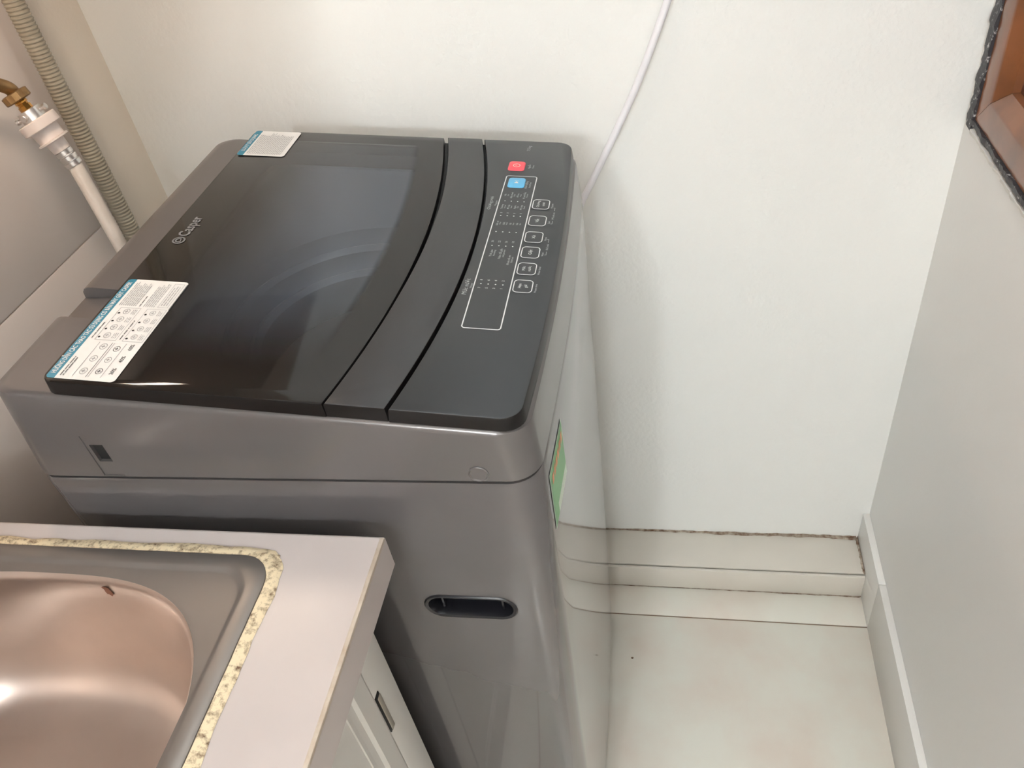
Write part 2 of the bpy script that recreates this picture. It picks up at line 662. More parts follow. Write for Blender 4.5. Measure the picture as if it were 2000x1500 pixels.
def stadium(x0, x1, z0, z1, y, n=10):
    r = (z1 - z0) / 2
    zc = (z0 + z1) / 2
    pts = []
    for k in range(n + 1):
        a = -PI / 2 + PI * k / n
        pts.append((x1 - r + r * math.cos(a), y, zc + r * math.sin(a)))
    for k in range(n + 1):
        a = PI / 2 + PI * k / n
        pts.append((x0 + r + r * math.cos(a), y, zc + r * math.sin(a)))
    return pts


HX0, HX1, HZ0, HZ1 = -0.1365, -0.0450, 0.7335, 0.7665
q = MB()
q.loft([stadium(HX0, HX1, HZ0, HZ1, -0.01), stadium(HX0, HX1, HZ0, HZ1, 0.03)], True, True)
boolean(cabinet, [q])
q = MB()
e = 0.0006
q.loft([stadium(HX0 - 0.0025, HX1 + 0.0025, HZ0 - 0.0025, HZ1 + 0.0025, -0.0004), stadium(HX0 - 0.001, HX1 + 0.001, HZ0 - 0.001, HZ1 + 0.001, -0.0016),
        stadium(HX0 + 0.002, HX1 - 0.002, HZ0 + 0.002, HZ1 - 0.002, -0.0008), stadium(HX0 + 0.006, HX1 - 0.006, HZ0 + 0.005, HZ1 - 0.005, 0.010),
        stadium(HX0 + 0.007, HX1 - 0.007, HZ0 + 0.006, HZ1 - 0.006, 0.024)], False, True)
o = q.build('carry_handle', M['pocket_black'], wm)
o['label'] = 'black recessed carrying handle'
# ribs inside the pocket
for x in (-0.122, -0.060):
    q = MB()
    q.box((x, 0.006, HZ0 + 0.006), (x + 0.002, 0.024, HZ1 - 0.006))
    q.build('handle_rib', M['pocket_black'], wm, smooth=False)

# top cover
ins = 0.105
c = MB()


def hole_ring(z, plane=None):
    out = []
    for x, y in rrect(-0.398, -0.030, 0.030, 0.470, 0.02, 0.02):
        out.append((x, y, z) if plane is None else (x, y, Z0 + SL * x + plane))
    return out


def cover_ring(inset, rear, plane=None, z=None, xs=0.0, bulge=0.007, rf=0.026):
    return body_ring(inset, z, rear=rear, plane=plane, xshift=xs, bulge=bulge, rf=rf)


rings = [cover_ring(0.0012, 0.0, z=ZSEAM + 0.0032), cover_ring(0.0002, 0.0, z=ZSEAM + 0.0046)]
for k in (0.33, 0.66):
    ra = cover_ring(0.0002, 0.0, z=ZSEAM + 0.004)
    rb = cover_ring(0.0012, 0.012, plane=-0.020, xs=-0.002)
    rings.append([tuple(Vector(p).lerp(Vector(s), k)) for p, s in zip(ra, rb)])
rings += [cover_ring(0.0012, 0.012, plane=-0.020, xs=-0.002), cover_ring(0.002, 0.014, plane=-0.0160, xs=-0.002),
          cover_ring(0.0040, 0.017, plane=-0.0140, xs=-0.003), cover_ring(0.0065, 0.020, plane=-0.0135, xs=-0.004, rf=0.024),
          hole_ring(0, plane=-0.0150), hole_ring(ZSEAM + 0.0032)]
c.loft(rings, close=True)
cover = c.build('top_cover', M['cover_grey'], wm)
cut = MB()
cut.add([(-0.54, 0.108, 1.0315), (-0.424, 0.108, 1.0315), (-0.424, 0.156, 1.0315), (-0.54, 0.156, 1.0315),
         (-0.54, 0.108, 1.12), (-0.424, 0.108, 1.12), (-0.424, 0.156, 1.12), (-0.54, 0.156, 1.12)],
        [(0, 3, 2, 1), (4, 5, 6, 7), (0, 1, 5, 4), (1, 2, 6, 5), (2, 3, 7, 6), (3, 0, 4, 7)])
slot1 = MB()
slot1.box((-0.406, -0.02, 0.9395), (-0.3845, 0.0016, 0.990))
slot2 = MB()
slot2.box((-0.4025, -0.02, 0.957), (-0.389, 0.014, 0.9785))
boolean(cover, [cut, slot1, slot2])
q = MB()
q.box((-0.4020, 0.0045, 0.9575), (-0.3895, 0.0125, 0.9780))  # black block stands in for the shade inside the slot
q.build('slot_shade', M['gap_black'], wm, smooth=False)
# screw cap
q = MB()
n = 24
rg = []
for r, y in ((0.0092, 0.0022), (0.0090, -0.0003), (0.0080, -0.0009), (0.0070, 0.0006), (0.0066, 0.0008)):
    rg.append([(-0.0500 + r * math.cos(2 * PI * k / n), y, 0.9475 + r * math.sin(2 * PI * k / n)) for k in range(n)])
q.loft(rg, False, True)
q.build('screw_cap', M['cover_grey'], wm)


# ---- black top: glass lid, handle strip, control panel
def arc_lid(y):
    return -0.140 - 0.028 * ((y - 0.25) / 0.247) ** 2


def arc_grip(y):
    return arc_lid(y) + 0.0016 + 0.0036 * max(0.0, min(1.0, (y - 0.15) / 0.2))


def arc_gap(y):
    return -0.0885 - 0.030 * ((y - 0.243) / 0.25) ** 2


def front_edge(y):
    return 0.0005 - 0.0085 * ((y - 0.255) / 0.245) ** 2


LY0, LY1 = 0.0045, 0.4955


def corner(cx, cy, r, a0, n=7):
    return [(cx + r * math.cos(math.radians(a0 + 90 * k / n)), cy + r * math.sin(math.radians(a0 + 90 * k / n))) for k in range(n + 1)]


def arc_pts(fn, y0, y1, n=36):
    return [(fn(y0 + (y1 - y0) * k / n), y0 + (y1 - y0) * k / n) for k in range(n + 1)]


def offset_poly(pts, d):
    """inset a counter-clockwise polygon by d"""
    n = len(pts)
    out = []
    for i in range(n):
        p0, p1, p2 = Vector(pts[i - 1]), Vector(pts[i]), Vector(pts[(i + 1) % n])
        e1 = (p1 - p0).normalized()
        e2 = (p2 - p1).normalized()
        n1, n2 = Vector((-e1.y, e1.x)), Vector((-e2.y, e2.x))
        m = (n1 + n2)
        L2 = m.length
        m = m / L2 if L2 > 1e-6 else n1
        k = d / max(0.45, m.dot(n1))
        out.append(tuple(p1 + m * k))
    return out


def plate(pts, h_top, h_bot, flare, m_top, m_side, name, parent, inset=0.0016):
    q = MB()
    q.use(m_side)
    outer = offset_poly(pts, -flare)
    r0 = [P(x, y, h_bot) for x, y in outer]
    r1 = [P(x, y, h_top - 0.0014) for x, y in pts]
    r2 = [P(x, y, h_top - 0.0004) for x, y in offset_poly(pts, inset * 0.35)]
    q.loft([r0, r1, r2])
    q.use(m_top)
    r3 = [P(x, y, h_top) for x, y in offset_poly(pts, inset)]
    q.loft([r2, r3], False, True)
    return q.build(name, None, parent, angle=30)


RX = -0.413
lid = empty('lid', (0, 0, 0), 0, wm)
lid_pts = corner(RX + 0.012, LY0 + 0.012, 0.012, 180) + arc_pts(arc_lid, LY0, LY1) + corner(RX + 0.012, LY1 - 0.012, 0.012, 90)
o = plate(lid_pts, 0.0, -0.0130, 0.0010, M['lid_glass'], M['lid_side'], 'lid_glass', lid)
o['label'] = 'tinted dark glass lid pane with a black printed border'
hp = arc_pts(arc_gap, LY0, LY1)
hs = arc_pts(arc_grip, LY0, LY1)
strip_pts = hp + hs[::-1]
o = plate(strip_pts, 0.0006, -0.0130, 0.0004, M['handle_black'], M['lid_side'], 'lid_grip', lid)
o['label'] = 'matte black curved grip strip of the lid'
# near-black bar standing in for the shade in the two curved gaps
q = MB()
q.use(M['gap_black'])
ch = arc_pts(lambda y: arc_lid(y) - 0.006, LY0 + 0.003, LY1 - 0.003)
ch2 = arc_pts(lambda y: arc_gap(y) + 0.010, LY0 + 0.003, LY1 - 0.003)
poly = ch2 + ch[::-1]
q.loft([[P(x, y, -0.0128) for x, y in poly], [P(x, y, -0.006) for x, y in poly]], True, True)
q.build('gap_shade_bar', None, lid, angle=30)
pan_pts = []
gap2 = arc_pts(lambda y: arc_gap(y) + 0.0027, LY0, LY1)
fr = arc_pts(front_edge, LY0 + 0.018, LY1 - 0.018)
pan_pts = corner(fr[0][0] - 0.018, LY0 + 0.018, 0.018, -90)[:-1] + fr + corner(fr[-1][0] - 0.018, LY1 - 0.018, 0.018, 0)[1:] + gap2[::-1]
panel = plate(pan_pts, 0.0, -0.0130, 0.0012, M['panel_black'], M['lid_side'], 'control_panel', wm)
panel['label'] = 'black control panel with printed legends and buttons'


# ---- print on the panel
def put_text(q, s, cx, cy, size, m, h=0.0004, align='CENTER', bold=0.0, sx=1.0, shear=0.0):
    vv, ff = text_geo(s, size, align, bold, shear, sx)
    if not ff:
        return
    q.use(m)
    q.add([P(cx - ty, cy + tx, h) for tx, ty in vv], ff)


def ring_outline(q, cx, cy, hx, hy, r, w, h, m, n=5):
    q.use(m)

    def loop(hx, hy, r):
        pts = []
        for sx_, sy_, a0 in ((1, -1, -90), (1, 1, 0), (-1, 1, 90), (-1, -1, 180)):
            for k in range(n + 1):
                a = math.radians(a0 + 90 * k / n)
                pts.append((cx + sx_ * (hx - r) + r * math.cos(a), cy + sy_ * (hy - r) + r * math.sin(a)))
        return pts
    o_, i_ = loop(hx, hy, r), loop(hx - w, hy - w, max(r - w, 0.0003))
    q.loft([[P(x, y, h) for x, y in o_], [P(x, y, h) for x, y in i_]])
    return i_


def quad(q, x0, x1, y0, y1, h, m):
    q.use(m)
    q.add([P(x0, y0, h), P(x1, y0, h), P(x1, y1, h), P(x0, y1, h)], [(0, 1, 2, 3)])


def dot(q, x, y, r, h, m, n=8):
    q.use(m)
    q.add([P(x + r * math.cos(2 * PI * k / n), y + r * math.sin(2 * PI * k / n), h) for k in range(n)], [tuple(range(n))])


leg = MB()
WH, DM = M['print_white'], M['print_dim']
# long rounded frame
ring_outline(leg, -0.0572, 0.2585, 0.0180, 0.1440, 0.0035, 0.0011, 0.0004, WH)
put_text(leg, 'Chương trình', -0.0835, 0.338, 0.0052, DM)
put_text(leg, 'Program', -0.0775, 0.338, 0.0032, DM)
put_text(leg, 'Mức nước', -0.0815, 0.178, 0.0062, DM)
put_text(leg, 'Water', -0.0770, 0.180, 0.0032, DM)
put_text(leg, '7.5 kg', -0.0575, 0.474, 0.0055, DM)
put_text(leg, 'Nguồn', -0.0515, 0.4265, 0.0038, DM)
put_text(leg, 'Power', -0.0470, 0.4265, 0.0030, DM)
put_text(leg, 'Khởi động', -0.0495, 0.3820, 0.0038, DM)
put_text(leg, 'Start/Pause', -0.0455, 0.3820, 0.0028, DM)
rows = [-0.0685, -0.0615, -0.0545, -0.0475]
colA = ['Vắt', 'Giặt nhanh', 'Đồ len', 'Vệ sinh lồng']
colA2 = ['Spin', 'Quick', 'Wool', 'Tub clean']
colB = ['Thường', 'Đồ dày', 'Ngâm', 'Đồ nhẹ']
colB2 = ['Normal', 'Heavy', 'Soak', 'Gentle']
colC = ['Giặt xả', 'Giặt', 'Xả', 'Vắt']
colC2 = ['Wash', 'Wash', 'Rinse', 'Spin']
for i, x in enumerate(rows):
    put_text(leg, colA[i], x - 0.0012, 0.3570, 0.0030, DM)
    put_text(leg, colA2[i], x + 0.0018, 0.3570, 0.0022, DM)
    dot(leg, x, 0.3435, 0.0007, 0.0004, WH)
    put_text(leg, colB[i], x - 0.0012, 0.3310, 0.0030, DM)
    put_text(leg, colB2[i], x + 0.0018, 0.3310, 0.0022, DM)
    quad(leg, x - 0.0014, x + 0.0010, 0.3175, 0.3182, 0.0004, DM)
    dot(leg, x, 0.3120, 0.0008, 0.0004, WH)
    put_text(leg, colC[i], x - 0.0012, 0.2960, 0.0030, DM)
    put_text(leg, colC2[i], x + 0.0018, 0.2960, 0.0022, DM)
    dot(leg, x, 0.2790, 0.0008, 0.0004, WH)
    put_text(leg, ['30', '22', '26', '18'][i], x - 0.0005, 0.2600, 0.0036, DM)
    dot(leg, x, 0.2520, 0.0008, 0.0004, WH)
    put_text(leg, ['8', '6', '4', '2'][i], x - 0.0005, 0.1905, 0.0036, WH)
    dot(leg, x, 0.1840, 0.0008, 0.0004, WH)
    put_text(leg, ['7', '5', '3', '1'][i], x - 0.0005, 0.1775, 0.0036, WH)
put_text(leg, 'Thời gian', -0.0672, 0.2380, 0.0034, DM)
put_text(leg, 'Remaining', -0.0640, 0.2385, 0.0026, DM)
put_text(leg, 'Thêm đồ giặt', -0.0578, 0.2375, 0.0034, DM)
put_text(leg, 'Add garment', -0.0545, 0.2385, 0.0026, DM)
put_text(leg, 'Khoá trẻ em', -0.0480, 0.2270, 0.0034, DM)
put_text(leg, 'Child lock', -0.0448, 0.2275, 0.0026, DM)
btn = [(0.3394, 'Chương', 'trình', 'Program'), (0.3046, 'Vắt', '', 'Spin'), (0.2718, 'Xả', '', 'Rinse'),
       (0.2427, 'Giặt', '', 'Wash'), (0.2133, 'Mức', 'nước', 'Water level'), (0.1837, 'Hẹn', 'giờ', 'Preset time')]
for i, (y, a, b2, s) in enumerate(btn):
    put_text(leg, s, -0.0160, y - 0.002, 0.0030, DM)
for ya, yb, s in ((0.3330, 0.3000, 'Đồ trẻ em'), (0.2690, 0.2400, 'Khử mùi')):
    quad(leg, -0.0128, -0.0124, yb, yb + 0.006, 0.0004, DM)
    quad(leg, -0.0128, -0.0124, ya - 0.006, ya, 0.0004, DM)
    quad(leg, -0.0146, -0.0124, yb - 0.0004, yb, 0.0004, DM)
    quad(leg, -0.0146, -0.0124, ya, ya + 0.0004, 0.0004, DM)
    put_text(leg, s, -0.0126, (ya + yb) / 2, 0.0032, DM)
leg.build('printed_legend', None, panel, smooth=False)

for i, (y, a, b2, s) in enumerate(btn):
    q = MB()
    inner = ring_outline(q, -0.0283, y, 0.0093, 0.0105, 0.0045, 0.0009, 0.0006, WH)
    q.use(M['panel_black'])
    q.add([P(x, yy, 0.0006) for x, yy in inner], [tuple(range(len(inner)))])
    if b2:
        put_text(q, a, -0.0312, y, 0.0042, WH, 0.0009)
        put_text(q, b2, -0.0255, y, 0.0042, WH, 0.0009)
    else:
        put_text(q, a, -0.0283, y, 0.0048, WH, 0.0009)
    q.build('button', None, panel, smooth=False)


def colour_button(cx, cy, m, kind):
    q = MB()
    q.use(m)

    def loop(hx, hy, r, h):
        pts = []
        for sx_, sy_, a0 in ((1, -1, -90), (1, 1, 0), (-1, 1, 90), (-1, -1, 180)):
            for k in range(6):
                t = math.radians(a0 + 18 * k)
                pts.append(P(cx + sx_ * (hx - r) + r * math.cos(t), cy + sy_ * (hy - r) + r * math.sin(t), h))
        return pts
    q.loft([loop(0.0097, 0.0112, 0.004, 0.0), loop(0.0095, 0.0110, 0.004, 0.0008), loop(0.0088, 0.0103, 0.0038, 0.0012)], False, True)
    if kind == 'power':
        q.use(M['label_mint'])
        n = 20
        q.loft([[P(cx + r * math.cos(2 * PI * k / n), cy + r * math.sin(2 * PI * k / n), 0.0014) for k in range(n)] for r in (0.0042, 0.0035)])
        quad(q, cx - 0.0018, cx + 0.0004, cy - 0.0003, cy + 0.0003, 0.0014, M['label_mint'])
    else:
        q.use(M['label_white'])
        q.add([P(cx - 0.0026, cy - 0.0024, 0.0014), P(cx + 0.0026, cy - 0.0024, 0.0014), P(cx, cy + 0.0018, 0.0014)], [(0, 1, 2)])
        quad(q, cx - 0.0024, cx + 0.0024, cy + 0.0026, cy + 0.0032, 0.0014, M['label_white'])
    return q.build('button', None, panel, angle=30)


colour_button(-0.0664, 0.4265, M['button_red'], 'power')['label'] = 'red power button'
colour_button(-0.0612, 0.3858, M['button_blue'], 'start')['label'] = 'light blue start button'

# ---- logo on the lid
q = MB()
n = 24
q.use(M['logo_silver'])
q.loft([[P(-0.3930 + r * math.cos(2 * PI * k / n), 0.2285 + r * math.sin(2 * PI * k / n), 0.0004) for k in range(n)] for r in (0.0068, 0.0050)])
q.loft([[P(-0.3930 + r * math.cos(a), 0.2285 + r * math.sin(a), 0.0004) for a in [0.35 * PI + 1.5 * PI * k / n for k in range(n)]] for r in (0.0040, 0.0022)][:2])
put_text(q, 'Casper', -0.3925, 0.2365, 0.0168, M['logo_silver'], align='LEFT', bold=0.0004, sx=0.82)
q.build('logo', None, lid, smooth=False)


# ---- stickers on the lid
def sticker(x0, x1, y0, y1, head, big):
    q = MB()
    r = 0.004
    hw = 0.0085
    q.use(M['label_white'])
    pts = corner(x1 - r, y0 + r, r, -90) + corner(x1 - r, y1 - r, r, 0) + [(x0 + hw, y1), (x0 + hw, y0)]
    q.add([P(x, y, 0.0005) for x, y in pts], [tuple(range(len(pts)))])
    q.use(M['label_teal'])
    pts = [(x0 + hw, y0), (x0 + hw, y1)] + corner(x0 + r, y1 - r, r, 90) + corner(x0 + r, y0 + r, r, 180)
    q.add([P(x, y, 0.0005) for x, y in pts], [tuple(range(len(pts)))])
    H = 0.0008
    ln = y1 - y0
    vv, ff = text_geo(head, 0.0062, 'CENTER', 0.00012)
    ww = max(v[0] for v in vv) - min(v[0] for v in vv)
    k = min(1.0, ln * 0.92 / ww)
    q.use(M['label_white'])
    q.add([P(x0 + hw * 0.52 - b_, (y0 + y1) / 2 + a_ * k, H) for a_, b_ in vv], ff)
    ink, pale = M['label_ink'], M['label_ink_pale']
    rnd = random.Random(5)

    def lines(xa, xb, ya, yb, step, m=pale):
        x = xa
        while x < xb:
            y = ya
            end = yb - rnd.random() * (yb - ya) * 0.18
            while y < end:
                w = min(end - y, 0.002 + rnd.random() * 0.006)
                quad(q, x, x + step * 0.42, y, y + w, H, m)
                y += w + 0.0009
            x += step

    def frame(xa, xb, ya, yb, w=0.0004, m=pale):
        quad(q, xa, xb, ya, ya + w, H, m)
        quad(q, xa, xb, yb - w, yb, H, m)
        quad(q, xa, xa + w, ya, yb, H, m)
        quad(q, xb - w, xb, ya, yb, H, m)

    def sketch(cx, cy, r, m=pale):
        nn = 12
        q.use(m)
        a0 = rnd.random()
        q.loft([[P(cx + rr * math.cos(2 * PI * k / nn + a0) * 0.8, cy + rr * math.sin(2 * PI * k / nn + a0), H) for k in range(nn)] for rr in (r, r * 0.82)])
        quad(q, cx - r * 0.5, cx + r * 0.4, cy - r * 0.1, cy + r * 0.12, H, m)
        quad(q, cx - r * 0.1, cx + r * 0.1, cy - r * 0.5, cy + r * 0.5, H, m)
    xt = x0 + hw + 0.003
    if big:
        ya, yb, yc = y0 + ln * 0.36, y0 + ln * 0.69, y1 - 0.004
        # first block: three ruled rows of sketches
        lines(xt, xt + 0.003, y0 + 0.004, y0 + ln * 0.22, 0.0024, ink)
        for k, xx in enumerate((xt + 0.011, xt + 0.023, xt + 0.025, xt + 0.036)):
            quad(q, xx, xx + 0.0005, y0 + 0.004, ya - 0.003, H, ink if k == 1 else pale)
        for k in range(3):
            sketch(xt + 0.0175, y0 + 0.011 + k * 0.0165, 0.0042)
        for k in range(3):
            sketch(xt + 0.031, y0 + 0.012 + k * 0.015, 0.0038, ink if k != 1 else pale)
        for k in range(3):
            put_text(q, ['20%', '40%', '60%'][k], xt + 0.043, y0 + 0.013 + k * 0.016, 0.0050, ink, H, bold=0.0001)
        # second block: two framed rows of numbered steps
        lines(xt, xt + 0.002, ya + 0.002, ya + 0.025, 0.0024, ink)
        frame(xt + 0.004, xt + 0.024, ya, yb)
        for k in range(4):
            yy = ya + 0.007 + k * 0.0118
            dot(q, xt + 0.0065, yy - 0.003, 0.0012, H + 0.0001, M['gap_black'])
            sketch(xt + 0.0125, yy, 0.0040)
            lines(xt + 0.018, xt + 0.0225, yy - 0.004, yy + 0.004, 0.0016)
        lines(xt + 0.0265, xt + 0.028, ya + 0.002, ya + 0.030, 0.0024, ink)
        frame(xt + 0.030, xt + 0.049, ya, yb)
        for k in range(4):
            yy = ya + 0.007 + k * 0.0118
            dot(q, xt + 0.0325, yy - 0.003, 0.0012, H + 0.0001, M['gap_black'])
            sketch(xt + 0.038, yy, 0.0036)
            lines(xt + 0.043, xt + 0.047, yy - 0.004, yy + 0.004, 0.0016)
        # third block: paragraphs
        lines(xt, xt + 0.017, yb + 0.003, yc, 0.0020)
        lines(xt + 0.020, xt + 0.0215, yb + 0.003, yb + 0.022, 0.0024, ink)
        lines(xt + 0.024, xt + 0.036, yb + 0.003, yc, 0.0020)
        frame(xt + 0.038, xt + 0.048, yb + 0.003, yc)
        lines(xt + 0.040, xt + 0.046, yb + 0.006, yc - 0.003, 0.0024)
        quad(q, xt + 0.0500, xt + 0.0506, yb, yc, H, ink)
    else:
        lines(xt, x1 - 0.006, y0 + 0.004, y1 - 0.005, 0.0022)
    return q.build('instruction_label', None, lid, smooth=False)


sticker(-0.4095, -0.3475, 0.0095, 0.1555, 'HƯỚNG DẪN CÁC THAO TÁC SỬ DỤNG CƠ BẢN MÁY GIẶT CASPER', True)['label'] = 'long white instruction sticker with a teal heading'
sticker(-0.4105, -0.3505, 0.4240, 0.4925, 'LƯU Ý SỬ DỤNG', False)['label'] = 'small white sticker with a teal heading'

# ---- what shows through the glass: tub ring and drum
q = MB()
n = 72
TX, TY = -0.2430, 0.250
prof_t = [(0.150, 0.955), (0.147, 0.943), (0.143, 0.937), (0.135, 0.941),
          (0.128, 0.936), (0.125, 0.922), (0.121, 0.916), (0.113, 0.920), (0.107, 0.914), (0.104, 0.885), (0.112, 0.865)]
q.loft([[(TX + r * math.cos(2 * PI * k / n), TY + r * math.sin(2 * PI * k / n), z) for k in range(n)] for r, z in prof_t])
sq = []
for z, e_ in ((-0.060, 0.002), (-0.032, 0.002), (-0.031, 0.010)):
    ring = []
    for k in range(n):
        dx, dy = math.cos(2 * PI * k / n), math.sin(2 * PI * k / n)
        t = 0.0
        for _ in range(60):
            px_, py_ = abs(TX + dx * t + 0.214) - (0.184 - e_ - 0.02), abs(dy * t) - (0.220 - e_ - 0.02)
            t -= math.hypot(max(px_, 0), max(py_, 0)) + min(max(px_, py_), 0) - 0.02
        ring.append(P(TX + dx * t, TY + dy * t, z))
    sq.append(ring)
q.loft(sq + [[(TX + 0.150 * math.cos(2 * PI * k / n), TY + 0.150 * math.sin(2 * PI * k / n), 0.955) for k in range(n)]])
q.build('tub_ring', M['tub_grey'], wm)
q = MB()
rings = []
for i, z in enumerate([0.864, 0.85, 0.82, 0.76, 0.70, 0.62, 0.56, 0.54]):
    rr = 0.130 if i == 0 else (0.185 if i < 6 else (0.175 if i == 6 else 0.15))
    rings.append([(TX + (rr + 0.004 * math.cos(k * PI / 4)) * math.cos(2 * PI * k / n), TY + (rr + 0.004 * math.cos(k * PI / 4)) * math.sin(2 * PI * k / n), z) for k in range(n)])
q.loft(rings, False, True)
q.build('drum', M['drum_steel'], wm)

# ---- feet
for fx in (-0.44, -0.06):
    for fy in (0.05, 0.45):
        q = MB()
        rg = [[(fx + r * math.cos(2 * PI * k / 16), fy + r * math.sin(2 * PI * k / 16), z) for k in range(16)] for r, z in ((0.020, 0.0), (0.022, 0.003), (0.016, 0.012), (0.012, 0.026))]
        q.loft(rg, True, True)
        q.build('foot', M['gap_black'], wm)


# ---- green energy sticker on the front
def front_x(y, z):
    k = max(0.0, min(1.0, (z - 0.026) / (0.93 - 0.026)))
    t = (y - 0.25) / 0.25
    x = 0.007 * (1 - t * t) - 0.012 * (1 - k) ** 1.3
    if y < 0.026:
        x -= 0.026 - math.sqrt(max(0.0, 0.026 ** 2 - (0.026 - y) ** 2))
    return x


q = MB()


def fquad(y0, y1, z0, z1, off, m, n=4):
    q.use(m)
    for k in range(n):
        a, b_ = y0 + (y1 - y0) * k / n, y0 + (y1 - y0) * (k + 1) / n
        q.add([(front_x(a, z0) + off, a, z0), (front_x(b_, z0) + off, b_, z0), (front_x(b_, z1) + off, b_, z1), (front_x(a, z1) + off, a, z1)], [(0, 1, 2, 3)])


EY0, EY1, EZ0, EZ1 = 0.032, 0.106, 0.836, 0.910
fquad(EY0, EY1, EZ0, EZ1, 0.0006, M['label_mint'])
fquad(EY0 + 0.002, EY1 - 0.002, EZ0 + 0.015, EZ1 - 0.002, 0.0009, M['label_green'])
fquad(EY0 + 0.002, EY0 + 0.02, EZ0 + 0.002, EZ0 + 0.015, 0.0009, M['label_green'])
for k in range(6):
    fquad(EY0 + 0.008 + k * 0.0102, EY0 + 0.0155 + k * 0.0102, EZ1 - 0.020, EZ1 - 0.009, 0.0012, M['label_orange'], 1)
o = q.build('energy_label', None, wm, smooth=False)
o['label'] = 'green energy label on the front'

# ------------------------------------------------------------------ worktop, sink, base cabinet
CZ, CT = 0.8984, 0.040
CX0, CX1, CY0, CY1 = XL + 0.0075, -0.1365, -1.02, -0.0305
SCX, SCY = -0.4390, -0.2880            # sink centre
SA, SB = 0.2142, 0.2295                # half sizes of the sink rim


def ray_box(th, x0, x1, y0, y1):
    dx, dy = math.cos(th), math.sin(th)
    t = 1e9
    if dx > 1e-9:
        t = min(t, (x1 - SCX) / dx)
    if dx < -1e-9:
        t = min(t, (x0 - SCX) / dx)
    if dy > 1e-9:
        t = min(t, (y1 - SCY) / dy)
    if dy < -1e-9:
        t = min(t, (y0 - SCY) / dy)
    return (SCX + dx * t, SCY + dy * t)


def ray_rrect(th, a, b_, r):
    """rounded rectangle about the sink centre, by marching on the distance function"""
    dx, dy = math.cos(th), math.sin(th)
    t = 0.0
    for _ in range(60):
        px, py = abs(dx * t) - (a - r), abs(dy * t) - (b_ - r)
        d = math.hypot(max(px, 0), max(py, 0)) + min(max(px, py), 0) - r
        t -= d
    return (SCX + dx * t, SCY + dy * t)


def ray_super(th, a, b_, n, cx, cy):
    dx, dy = math.cos(th), math.sin(th)
    t = (abs(dx / a) ** n + abs(dy / b_) ** n) ** (-1 / n)
    return (cx + dx * t, cy + dy * t)


NT = 168
ths = [2 * PI * k / NT for k in range(NT)]
for (x, y) in ((CX0, CY0), (CX0, CY1), (CX1, CY0), (CX1, CY1)):
    ths.append(math.atan2(y - SCY, x - SCX) % (2 * PI))
for (sx_, sy_) in ((1, 1), (1, -1), (-1, 1), (-1, -1)):
    a0 = math.atan2(sy_ * SB, sx_ * SA)
    for k in range(-6, 7):
        ths.append((a0 + k * 0.014) % (2 * PI))
ths = sorted(set(round(t, 5) for t in ths))


def ring3(fn, z):
    return [(*fn(t), z) for t in ths]


b = MB()
bx = lambda i: (lambda t: ray_box(t, CX0 + i, CX1 - i, CY0 + i, CY1 - i))
b.loft([ring3(bx(0.0), CZ - CT), ring3(bx(0.0), CZ - 0.0025), ring3(bx(0.0008), CZ - 0.0008), ring3(bx(0.0025), CZ),
        ring3(lambda t: ray_rrect(t, SA - 0.004, SB - 0.004, 0.024), CZ), ring3(lambda t: ray_rrect(t, SA - 0.004, SB - 0.004, 0.024), CZ - CT)], close=True)
counter = b.build('worktop', M['counter_top'], smooth=False)
spotted('edge_band', lin(200, 187, 172), lin(178, 160, 140), 40, 0.45, 0.75)
b = MB()
b.box((CX1 - 0.0035, CY0 + 0.002, CZ - 0.0035), (CX1 + 0.0004, CY1 - 0.002, CZ + 0.0004), 0.0006)
b.build('edge_strip', M['edge_band'], counter)
tag(counter, 'pinkish white worktop slab around the steel sink', 'worktop')

sink = empty('kitchen_sink', (SCX, SCY, CZ - 0.16))
tag(sink, 'stainless steel inset sink with rounded bowl set in the white worktop', 'sink')
BCX, BCY, BA, BB = -0.4300, -0.2720, 0.1880, 0.1840
b = MB()
rr = lambda i, r=0.028: (lambda t: ray_rrect(t, SA - i, SB - i, r))
bw = lambda s, n=3.0: (lambda t: ray_super(t, BA * s, BB * s, n, BCX, BCY))
b.loft([ring3(rr(0.0), CZ + 0.0005), ring3(rr(0.0012), CZ + 0.0040), ring3(rr(0.0030), CZ + 0.0052), ring3(rr(0.0135), CZ + 0.0062),
        ring3(rr(0.0160), CZ + 0.0056), ring3(rr(0.0185), CZ + 0.0032), ring3(rr(0.0205), CZ + 0.0028),
        ring3(bw(1.03), CZ + 0.0028), ring3(bw(1.008), CZ + 0.0022)])
part_world(b, 'sink_rim', M['steel_dull'], sink)
b = MB()
prof_b = [(1.008, 0.0022, 3.0), (0.998, -0.0005, 3.0), (0.985, -0.006, 3.0), (0.97, -0.03, 3.0), (0.952, -0.06, 2.9), (0.93, -0.09, 2.8), (0.895, -0.115, 2.7),
          (0.84, -0.134, 2.6), (0.76, -0.146, 2.5), (0.64, -0.152, 2.3), (0.45, -0.155, 2.1), (0.20, -0.158, 2.0)]
b.loft([ring3(bw(s, n_), CZ + dz) for s, dz, n_ in prof_b], False, True)
part_world(b, 'sink_bowl', M['steel'], sink)
b = MB()
b.use(M['chrome'])
for r0, r1, dz in ((0.036, 0.030, 0.0015), (0.030, 0.012, -0.001)):
    b.loft([[(BCX + r * math.cos(2 * PI * k / 24), BCY + r * math.sin(2 * PI * k / 24), CZ - 0.156 + d) for k in range(24)] for r, d in ((r0, 0.0), (r1, dz))])
part_world(b, 'drain', M['chrome'], sink)
# rust stain on the bowl wall


